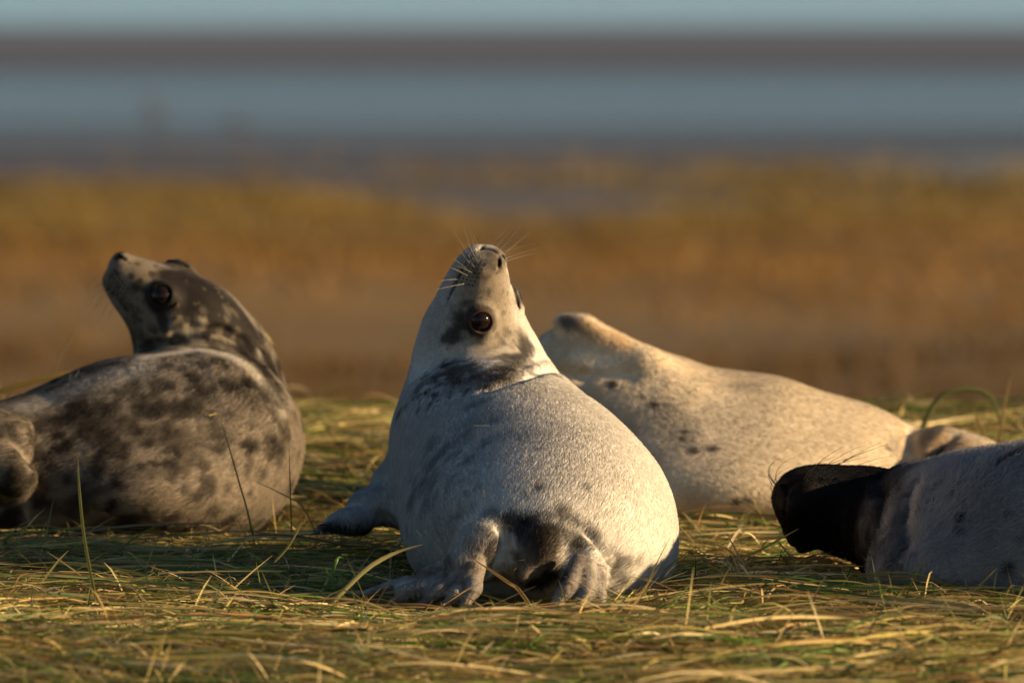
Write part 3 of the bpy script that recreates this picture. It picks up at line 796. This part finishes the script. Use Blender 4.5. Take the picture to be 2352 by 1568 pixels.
# ------------------------------------------------------------------ land and water
def sheet(name, x0, x1, ys, zf, mat, nx=60, kind='structure', wob=0.0, seed=0, label=None):
    ys = np.asarray(ys, float)
    X = np.linspace(x0, x1, nx); XX, YY = np.meshgrid(X, ys, indexing='ij')
    if wob:
        t = np.stack([XX.ravel(), np.zeros(XX.size), np.zeros(XX.size)], 1)
        a = (fbm(t, .13, seed, 4).reshape(XX.shape) - .5) * 2 * wob; b = (fbm(t, .13, seed + 50, 4).reshape(XX.shape) - .5) * 2 * wob
        q = (YY - ys[0]) / (ys[-1] - ys[0]); YY = YY + a * (1 - q) + b * q
    Z = zf(XX, YY)
    V = np.stack([XX.ravel(), YY.ravel(), Z.ravel()], 1); ny = len(ys)
    I, J = np.meshgrid(np.arange(nx - 1), np.arange(ny - 1), indexing='ij'); b = (I * ny + J).ravel()
    o = mesh_obj(name, V, np.stack([b, b + ny, b + ny + 1, b + 1], 1), mat)
    tag(o, label, None, None, kind); return o
THATCH = noisy('thatch_soil', (.012, .011, .005), (.06, .045, .018), 26, (1, 2.5, 1), 1, .01)
MARSH = noisy('marsh_ground', (.09, .05, .010), (.19, .108, .022), .55, (.22, 1.0, 1), 1, .05, .35, .65, 4)
MUD = noisy('tidal_mud', (.046, .043, .049), (.105, .097, .104), .16, (.25, 1, 1), .55, .02, .3, .7)
SANDBAR = noisy('sandbar_sand', (.068, .068, .080), (.130, .130, .146), .16, (.25, 1, 1), .6, .02, .3, .7)
WETMUD = noisy('wet_mud', (.075, .085, .10), (.16, .20, .235), .22, (.2, 1, 1), .45, .02, .3, .7)
WATER = water_material('lagoon_water', (.045, .12, .26), .15, .10)
SEA = water_material('sea_water', (.32, .60, .88), .15, .10)

def build_land():
    sheet('bank_ground', -3.2, 3.2, np.arange(-4, 13.05, .06), ground_z, THATCH, 130)
    def mz(x, y): return np.where(np.abs(x) < 3.25, np.where(y < 13.0, ground_z(x, y) - .06, ground_z(x, y)), ground_z(x, y)) - .25 * sstep(49, 53.5, y)
    sheet('marsh', -40, 40, np.concatenate([np.arange(-14, 13, .5), np.arange(13, 54, .75)]), mz, MARSH, 130)
    flat = lambda z: (lambda x, y: np.full_like(x, z))
    sheet('mudflat', -600, 600, [45, 52, 60, 90, 300, 3000], flat(-1.66), MUD, 240)
    sheet('lagoon_water', -90, 90, [59.5, 62, 65, 69, 72.3], flat(-1.63), WATER, 260, wob=1.2, seed=3)
    sheet('wet_mud', -90, 90, [56.8, 58.5, 60.6], flat(-1.645), WETMUD, 260, wob=1.0, seed=63)
    sheet('wet_sand', -300, 300, [79.0, 81, 84.5], lambda x, y: -1.595 + 0 * x - .006 * (y - 79), WETMUD, 260, wob=.8, seed=73)
    X = np.linspace(.6, 40, 120); hw = 2.4 * sstep(.4, 5, X) * (.7 + .6 * vnoise(np.stack([X, 0 * X, 0 * X], 1), .5, 8))
    V = np.concatenate([np.stack([X, 52.3 + .04 * X - hw, np.full_like(X, -1.62)], 1), np.stack([X, 52.3 + .04 * X + hw * .9, np.full_like(X, -1.62)], 1)])
    i = np.arange(119); tag(mesh_obj('pool_water', V, np.stack([i, i + 1, i + 121, i + 120], 1), WATER), None, None, None, 'structure')
    sheet('sandbar', -300, 300, [69.5, 71.2, 76, 80.5, 82.5], lambda x, y: np.where(np.abs(y - 76) < 5.2, -1.60, -1.70) + 0 * x, SANDBAR, 260, wob=.7, seed=31)
    sheet('sea_water', -2500, 2500, [80.2, 120, 400, 3000], flat(-1.625), SEA, 900, wob=.8, seed=23)

# ------------------------------------------------------------------ grass
def strips(path, side, width, colors, fold=.3):
    """path (n,m,3), side (n,m,3) unit, width (n,m), colours (n,m,3) -> V,F,C of V-folded blades"""
    n, m, _ = path.shape
    T = np.gradient(path, axis=1); T /= np.linalg.norm(T, axis=2, keepdims=True) + 1e-9
    Nn = np.cross(T, side)
    V = np.stack([path - side * width[..., None] * .5, path + Nn * (width * fold)[..., None], path + side * width[..., None] * .5], 2)
    C = np.repeat(colors[:, :, None, :], 3, 2)
    base = (np.arange(n) * m * 3)[:, None, None]; k = (np.arange(m - 1) * 3)[None, :, None]; c = np.arange(2)[None, None, :]
    a = (base + k + c).ravel()
    F = np.stack([a, a + 1, a + 4, a + 3], 1)
    return V.reshape(-1, 3), F, C.reshape(-1, 3)
PAL_DRY = np.array([(.36, .26, .10), (.44, .33, .14), (.29, .19, .07), (.34, .27, .10), (.22, .13, .05), (.48, .39, .20), (.29, .24, .07)])
PAL_GREEN = np.array([(.085, .15, .022), (.12, .17, .028), (.17, .20, .04), (.06, .12, .03), (.22, .21, .05)])
def pick_col(n, green):
    g = rng.random(n) < green
    c = np.where(g[:, None], PAL_GREEN[rng.integers(0, len(PAL_GREEN), n)], PAL_DRY[rng.integers(0, len(PAL_DRY), n)])
    return c * np.where(g, 1.05, 1.15)[:, None] * np.exp(rng.normal(.05, .45, (n, 1))).clip(.3, 1.8)
def lying(n, xr, yr, L, W, spread, m=7, hump=.02, z0=(.0, .03), green=.3, kink=.2, tilt=.009):
    x = rng.uniform(*xr, n); y = rng.uniform(*yr, n)
    P0 = np.stack([x, y, 0 * x], 1)
    flow = (fbm(P0, 1.6, 61, 2) - .5) * 2.2
    ph = flow + rng.normal(0, spread, n) + (rng.random(n) < .5) * math.pi
    ln = rng.uniform(*L, n) * rng.uniform(.5, 1, n); w = rng.uniform(*W, n)
    t = np.linspace(0, 1, m)
    bend = rng.normal(0, .12, n)
    ang = ph[:, None] + bend[:, None] * (t[None] - .5) + kink * np.where(t[None] > rng.uniform(.3, .9, n)[:, None], rng.normal(0, 1, n)[:, None], 0)
    st = ln[:, None] / (m - 1)
    X = x[:, None] + np.cumsum(np.cos(ang) * st, 1); Y = y[:, None] + np.cumsum(np.sin(ang) * st, 1)
    hz = (rng.uniform(*z0, n) + .10 * (fbm(P0, 6, 15, 3) - .49).clip(0, .3))[:, None] + np.minimum(rng.exponential(hump, n), .02)[:, None] * (4 * t * (1 - t))[None] + rng.normal(0, tilt, n)[:, None] * t[None]
    Z = ground_z(X, Y) + hz
    path = np.stack([X, Y, Z], 2)
    T = np.gradient(path, axis=1); T /= np.linalg.norm(T, axis=2, keepdims=True)
    up = np.array([0, 0, 1.0]); s0 = np.cross(T, up); s0 /= np.linalg.norm(s0, axis=2, keepdims=True) + 1e-9
    roll = rng.uniform(-1.2, 1.2, n)[:, None, None]
    side = s0 * np.cos(roll) + np.cross(T, s0) * np.sin(roll)
    wd = w[:, None] * np.interp(t, [0, .1, .7, 1], [.7, 1, .8, .15])[None]
    c = pick_col(n, green)[:, None, :] * (1 + .15 * np.sin(t * 5))[None, :, None]
    return path, side, wd, c
def upright(n, xr, yr, L, W, m=6, green=.8, lean=(.1, 1.1), clump=True):
    x = rng.uniform(*xr, n); y = rng.uniform(*yr, n)
    if clump:
        k = fbm(np.stack([x, y, 0 * x], 1), 4.5, 33, 2); ok = k > rng.uniform(.35, .62, n); x, y = x[ok], y[ok]; n = len(x)
    ph = rng.uniform(0, 2 * math.pi, n); ln = rng.uniform(*L, n) * rng.uniform(.4, 1, n); w = rng.uniform(*W, n)
    t = np.linspace(0, 1, m); th = rng.uniform(*lean, n)[:, None] * .5 + rng.uniform(0, 1.3, n)[:, None] * t[None]
    st = ln[:, None] / (m - 1)
    h = np.cumsum(np.sin(th) * st, 1) - (np.sin(th) * st)[:, :1]; z = np.cumsum(np.cos(th) * st, 1) - (np.cos(th) * st)[:, :1]
    X = x[:, None] + h * np.cos(ph)[:, None]; Y = y[:, None] + h * np.sin(ph)[:, None]; Z = ground_z(x, y)[:, None] + z - .004
    path = np.stack([X, Y, Z], 2)
    a = ph + math.pi / 2 + rng.normal(0, .5, n)
    side = np.repeat(np.stack([np.cos(a), np.sin(a), 0 * a], 1)[:, None, :], m, 1)
    wd = w[:, None] * np.interp(t, [0, .4, 1], [.8, 1, .08])[None]
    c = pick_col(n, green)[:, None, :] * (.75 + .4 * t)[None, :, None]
    return path, side, wd, c
def clear_of(seals, path, tol=.005):
    n, m, _ = path.shape; ok = np.ones(n, bool)
    for s in seals:
        lo, hi = s.V.min(0) - .01, s.V.max(0) + .01
        near = np.nonzero(((path > lo) & (path < hi)).all(2).any(1))[0]
        if len(near) == 0: continue
        q = path[near]; mid = (q[:, 1:] + q[:, :-1]) * .5
        d = np.minimum(s.sdf(q).min(1), s.sdf(mid).min(1))
        ok[near[d < tol]] = False
    return ok
def build_grass(seals):
    parts = []
    def put(b, keep=True):
        path, side, wd, c = b
        ok = clear_of(seals, path) if keep else np.ones(len(path), bool)
        parts.append(strips(path[ok], side[ok], wd[ok], np.broadcast_to(c, path.shape)[ok]))
    near, wide = ((-1.15, 1.15), (-1.7, 3.3)), ((-3, 3), (-3.5, 4.2))
    put(lying(27000, *near, (.07, .36), (.0013, .0040), .32, 6, .005, (0, .020), .46, .05))
    put(lying(14000, *near, (.03, .11), (.0012, .0030), .9, 5, .005, (.002, .028), .30, .15, .014))
    put(lying(12000, *wide, (.12, .4), (.002, .0045), .40, 5, .006, (0, .02), .42, .05))
    put(lying(5200, (-1.0, 1.0), (-1.6, 2.4), (.12, .45), (.0026, .0052), .26, 8, .006, (.012, .032), .26, .03))
    put(lying(10000, (-1.0, 1.0), (-1.6, 2.6), (.03, .13), (.0018, .0036), 1.1, 4, .003, (.006, .03), .26, .0, .026))
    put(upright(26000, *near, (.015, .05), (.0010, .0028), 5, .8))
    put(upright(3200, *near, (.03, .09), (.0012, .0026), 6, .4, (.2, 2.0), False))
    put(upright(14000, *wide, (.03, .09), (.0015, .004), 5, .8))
    put(upright(2600, (-1.3, 1.3), (1.6, 3.0), (.04, .13), (.0016, .004), 6, .6, (.2, 1.6)))
    for s in seals:                                             # bits of straw caught in the coats
        ok = np.nonzero((s.V[:, 2] > .03) & (s.N @ -_f > .2) & np.all([np.linalg.norm(s.V - e, axis=1) > .11 for e, r in s.eyes] or [np.ones(len(s.V), bool)], 0))[0]
        i = rng.choice(ok, 16); n = len(i); d = rng.normal(0, 1, (n, 3)); d -= (d * s.N[i]).sum(1)[:, None] * s.N[i]; d /= np.linalg.norm(d, axis=1)[:, None]
        t = np.linspace(-.5, .5, 4); L = rng.uniform(.008, .032, n)
        path = s.V[i][:, None] + (s.N[i] * .0055)[:, None] + d[:, None] * (L[:, None] * t)[..., None]
        side = np.repeat(np.cross(d, s.N[i])[:, None], 4, 1)
        put((path, side, np.full((n, 4), .0013) * rng.uniform(.7, 1.3, (n, 1)), pick_col(n, .15)[:, None, :]), False)
    put(upright(90, (-.86, -.68), (1.6, 1.8), (.13, .25), (.003, .006), 7, .75, (.1, 1.2), False))
    put(upright(60, (.55, .95), (1.8, 2.1), (.06, .13), (.002, .005), 7, .6, (.1, 1.2), False))
    for i in range(70):
        cx, cy = rng.uniform(-1.0, 1.0), rng.uniform(-1.5, 2.4); rr = rng.uniform(.02, .07)
        put(upright(int(rng.integers(30, 110)), (cx - rr, cx + rr), (cy - rr, cy + rr), (.03, .085), (.0014, .0034), 6, .8, (.1, 1.6), False))
    off = 0; Vs, Fs, Cs = [], [], []
    for V, F, C in parts: Vs.append(V); Fs.append(F + off); Cs.append(C); off += len(V)
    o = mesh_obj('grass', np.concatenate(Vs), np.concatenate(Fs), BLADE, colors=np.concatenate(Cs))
    tag(o, 'matted green and straw coloured grass covering the bank', None, None, 'stuff')
def build_marsh_grass():
    n = 110000
    x = rng.uniform(-8, 8, n); y = 20 + 34 * rng.random(n)
    P = np.stack([x * .2, y * .6, 0 * x], 1); k = fbm(P, .55, 71, 3); ok = (k > rng.uniform(.20, .48, n)) & (y < 54.5 - 6 * rng.random(n) ** 1.6 - 3 * (fbm(P, .5, 5, 2) - .4)); x, y, k = x[ok], y[ok], k[ok]; n = len(x)
    m = 4; t = np.linspace(0, 1, m); ph = rng.uniform(0, 6.283, n); ln = rng.uniform(.05, .11, n)
    th = rng.uniform(0, .5, n)[:, None] + rng.uniform(0, 1.2, n)[:, None] * t
    st = ln[:, None] / (m - 1); h = np.cumsum(np.sin(th) * st, 1); z = np.cumsum(np.cos(th) * st, 1) - .05
    path = np.stack([x[:, None] + h * np.cos(ph)[:, None], y[:, None] + h * np.sin(ph)[:, None], ground_z(x, y)[:, None] + z], 2)
    a = ph + 1.57; side = np.repeat(np.stack([np.cos(a), np.sin(a), 0 * a], 1)[:, None, :], m, 1)
    wd = rng.uniform(.010, .024, n)[:, None] * np.array([1, 1, .7, .1])[None]
    yy = y + 9 * (fbm(np.stack([x * .25, y * .25, 0 * x], 1), .8, 41, 2) - .5)
    zones = np.array([20, 30, 34, 38.5, 41.8, 46.5, 51]); cols = np.array([(.10, .05, .016), (.12, .062, .019), (.22, .125, .036), (.45, .25, .085), (.25, .14, .038), (.36, .25, .052), (.32, .22, .06)])
    c = np.stack([np.interp(yy, zones, cols[:, i]) for i in range(3)], 1)[:, None, :] * rng.uniform(.5, 1.0, (n, 1, 1)) * (.75 + .6 * k)[:, None, None]
    c = c * np.array([1.04, 1, .62])
    V, F, C = strips(path, side, wd, np.broadcast_to(c, path.shape))
    o = mesh_obj('marsh_grass', V, F, BLADE, colors=C)
    tag(o, 'russet and olive salt marsh grass blurred behind the seals', None, None, 'stuff')

def stalk(pts, width, col, label, name='grass_stalk', r=None, cat='grass blade'):
    """one blade that stands out: pts (px, py, y)"""
    W = np.array([S(*p) for p in pts]); k = len(W)
    tt = np.linspace(0, k - 1, 14); i = np.minimum(tt.astype(int), k - 2); f = tt - i
    g = lambda j: W[np.clip(j, 0, k - 1)]
    p0, p1, p2, p3 = g(i - 1), g(i), g(i + 1), g(i + 2); f = f[:, None]
    path = .5 * (2 * p1 + (p2 - p0) * f + (2 * p0 - 5 * p1 + 4 * p2 - p3) * f ** 2 + (3 * p1 - p0 - 3 * p2 + p3) * f ** 3)
    T = np.gradient(path, axis=0); T /= np.linalg.norm(T, axis=1)[:, None]
    side = np.cross(T, np.array([.25, 1.0, .1])); side /= np.linalg.norm(side, axis=1)[:, None]
    t = np.linspace(0, 1, 14)
    wd = width * np.interp(t, [0, .15, .7, 1], [.75, 1, .8, .12])
    c = np.asarray(col)[None, :] * (.85 + .3 * t)[:, None]
    V, F, C = strips(path[None], side[None], wd[None], c[None], .35)
    base = path[0]
    o = mesh_obj(name, V, F, BLADE, None, base, True, C); o.location = base
    tag(o, label, cat, 'grass blades that stand out from the mat'); return o
def build_stalks():
    DRY, YEL, GRN, DG = (.44, .30, .11), (.36, .31, .08), (.11, .17, .035), (.045, .09, .035)
    stalk([(236, 1432, -.35), (215, 1350, -.36), (193, 1230, -.37), (182, 1120, -.38), (178, 1042, -.38)], .0046, (.24, .24, .07), 'tall upright green blade crossing the lower flank of the mottled pup')
    stalk([(728, 1428, -.26), (752, 1395, -.25), (800, 1345, -.24), (850, 1300, -.23), (910, 1268, -.22), (970, 1250, -.22)], .0075, (.34, .30, .11), 'broad pale arching blade left of the hind flippers of the upright pup')
    stalk([(592, 1285, .62), (570, 1180, .6), (550, 1110, .57), (530, 1040, .55), (508, 968, .55)], .0028, (.08, .12, .05), 'thin dark green blade leaning against the chest of the mottled pup')
    stalk([(672, 1285, .6), (668, 1165, .55), (666, 1100, .52), (664, 1030, .5)], .0022, (.08, .12, .05), 'short straight dark blade at the right edge of the mottled pup')
    stalk([(745, 1275, .6), (700, 1170, .56), (650, 1135, .53), (575, 1100, .5)], .0024, YEL, 'yellow slanting blade low across the chest of the mottled pup')
    stalk([(118, 865, 1.6), (140, 815, 1.6), (165, 775, 1.6), (190, 742, 1.6)], .003, DRY, 'thin dry stem rising behind the back of the mottled pup')
    stalk([(-20, 905, 1.5), (60, 880, 1.5), (130, 862, 1.5), (178, 850, 1.5)], .008, (.42, .27, .06), 'orange dry blade lying along the back of the mottled pup')
    stalk([(2095, 1095, 2.0), (2110, 1010, 2.0), (2150, 920, 2.0), (2210, 895, 2.0), (2270, 905, 2.0), (2295, 960, 2.0), (2302, 1010, 2.0)], .009, (.20, .20, .06), 'arched green blade on the skyline behind the cream pup')
    stalk([(2290, 1100, 1.9), (2297, 1005, 1.9), (2305, 940, 1.9), (2322, 865, 1.9)], .006, DRY, 'tall dry stem on the skyline beside the arched blade')
    stalk([(2275, 1100, 1.9), (2262, 1010, 1.9), (2250, 975, 1.9), (2236, 940, 1.9)], .008, DRY, 'short dry stub on the skyline behind the cream pup')
    stalk([(1462, 1432, -.3), (1475, 1380, -.3), (1495, 1320, -.3), (1540, 1232, -.3)], .0026, YEL, 'thin yellow blade crossing the right haunch of the upright pup')
    stalk([(1640, 1310, .25), (1780, 1302, .22), (1890, 1297, .2), (1985, 1300, .18)], .004, (.48, .33, .12), 'long straw lying under the chin of the black faced pup')
    stalk([(1660, 1300, .3), (1740, 1265, .3), (1835, 1213, .3)], .004, (.42, .32, .10), 'straw leaning up towards the muzzle of the black faced pup')
    stalk([(1060, 1390, -.5), (1170, 1415, -.52), (1260, 1450, -.55), (1370, 1500, -.6)], .009, (.32, .31, .08), 'flat yellow green blade in front of the hind flippers')
    stalk([(-20, 1530, -.85), (80, 1500, -.85), (180, 1480, -.84), (270, 1470, -.83)], .012, (.30, .29, .09), 'wide green yellow blade lying at the lower left corner')
    stalk([(2090, 1430, -.3), (2210, 1450, -.32), (2330, 1480, -.35), (2420, 1500, -.4)], .01, (.30, .28, .09), 'flat green blade lying below the black faced pup')
    stalk([(630, 1290, -.05), (665, 1250, -.05), (693, 1198, -.05)], .0036, YEL, 'yellow upright straw in the shade of the upright pup')
    stalk([(1225, 1400, -.3), (1190, 1352, -.29), (1165, 1335, -.28), (1080, 1278, -.27)], .0055, (.55, .33, .10), 'bent orange straw leaning on the left hind flipper')
    # the small fresh plant left of the hind flippers
    b = S(768, 1350, -.12); root = empty('green_seedling', b); tag(root, 'small bright green seedling left of the hind flippers', 'plant')
    for pts in ([(768, 1350), (752, 1310), (735, 1300)], [(768, 1350), (765, 1305), (778, 1275), (800, 1290)], [(766, 1352), (740, 1345), (718, 1352)], [(770, 1352), (800, 1338), (822, 1348)], [(768, 1350), (780, 1320), (802, 1310), (815, 1325)]):
        W = np.array([S(*p, -.12 + .01 * i) for i, p in enumerate(pts)]); t = np.linspace(0, 1, 10)
        path = np.stack([np.interp(t, np.linspace(0, 1, len(W)), W[:, i]) for i in range(3)], 1)
        path[1:-1] = (path[:-2] + path[1:-1] * 2 + path[2:]) / 4
        T = np.gradient(path, axis=0); T /= np.linalg.norm(T, axis=1)[:, None]
        sd_ = np.cross(T, np.array([.3, .8, .5])); sd_ /= np.linalg.norm(sd_, axis=1)[:, None]
        V, F, C = strips(path[None], sd_[None], (.0055 * np.interp(t, [0, .5, 1], [.5, 1, .1]))[None], np.broadcast_to(np.array((.07, .15, .02)), (1, 10, 3)), .3)
        mesh_obj('leaf', V, F, BLADE, root, b, True, C)

def dead_stem(px, label, n, h):
    b = S(px, 322, 56.5); b[2] = -1.66; root = empty('dead_plant', b); tag(root, label, 'plant')
    V, F = tube([b + np.array([0, 0, -.02]), b + np.array([.01, 0, h * .5]), b + np.array([.0, .02, h])], np.array([.008, .007, .004]), 6)
    mesh_obj('stem', V, F, STEM, root, b)
    for i in range(n):
        a = 2.4 * i; z = h * (.45 + .55 * i / n); p = b + np.array([.0, .01, z]); q = p + np.array([math.cos(a) * .10, math.sin(a) * .10, .06])
        V, F = tube([p, (p + q) / 2 + np.array([0, 0, .01]), q], np.array([.006, .016, .004]), 6); mesh_obj('seed_head', V, F, STEM, root, b)
STEM = plain('dead_stem', (.12, .065, .045), .9, .1)
dead_stem(352, 'blurred reddish dead plant far behind the mottled pup, taller of the two', 5, .34)
dead_stem(545, 'blurred dead plant far behind the mottled pup, shorter and fainter of the two', 3, .24)
build_land()
SEALS = [seal_middle(), seal_mottled(), seal_cream(), seal_blackface()]
build_grass(SEALS)
build_marsh_grass()
build_stalks()
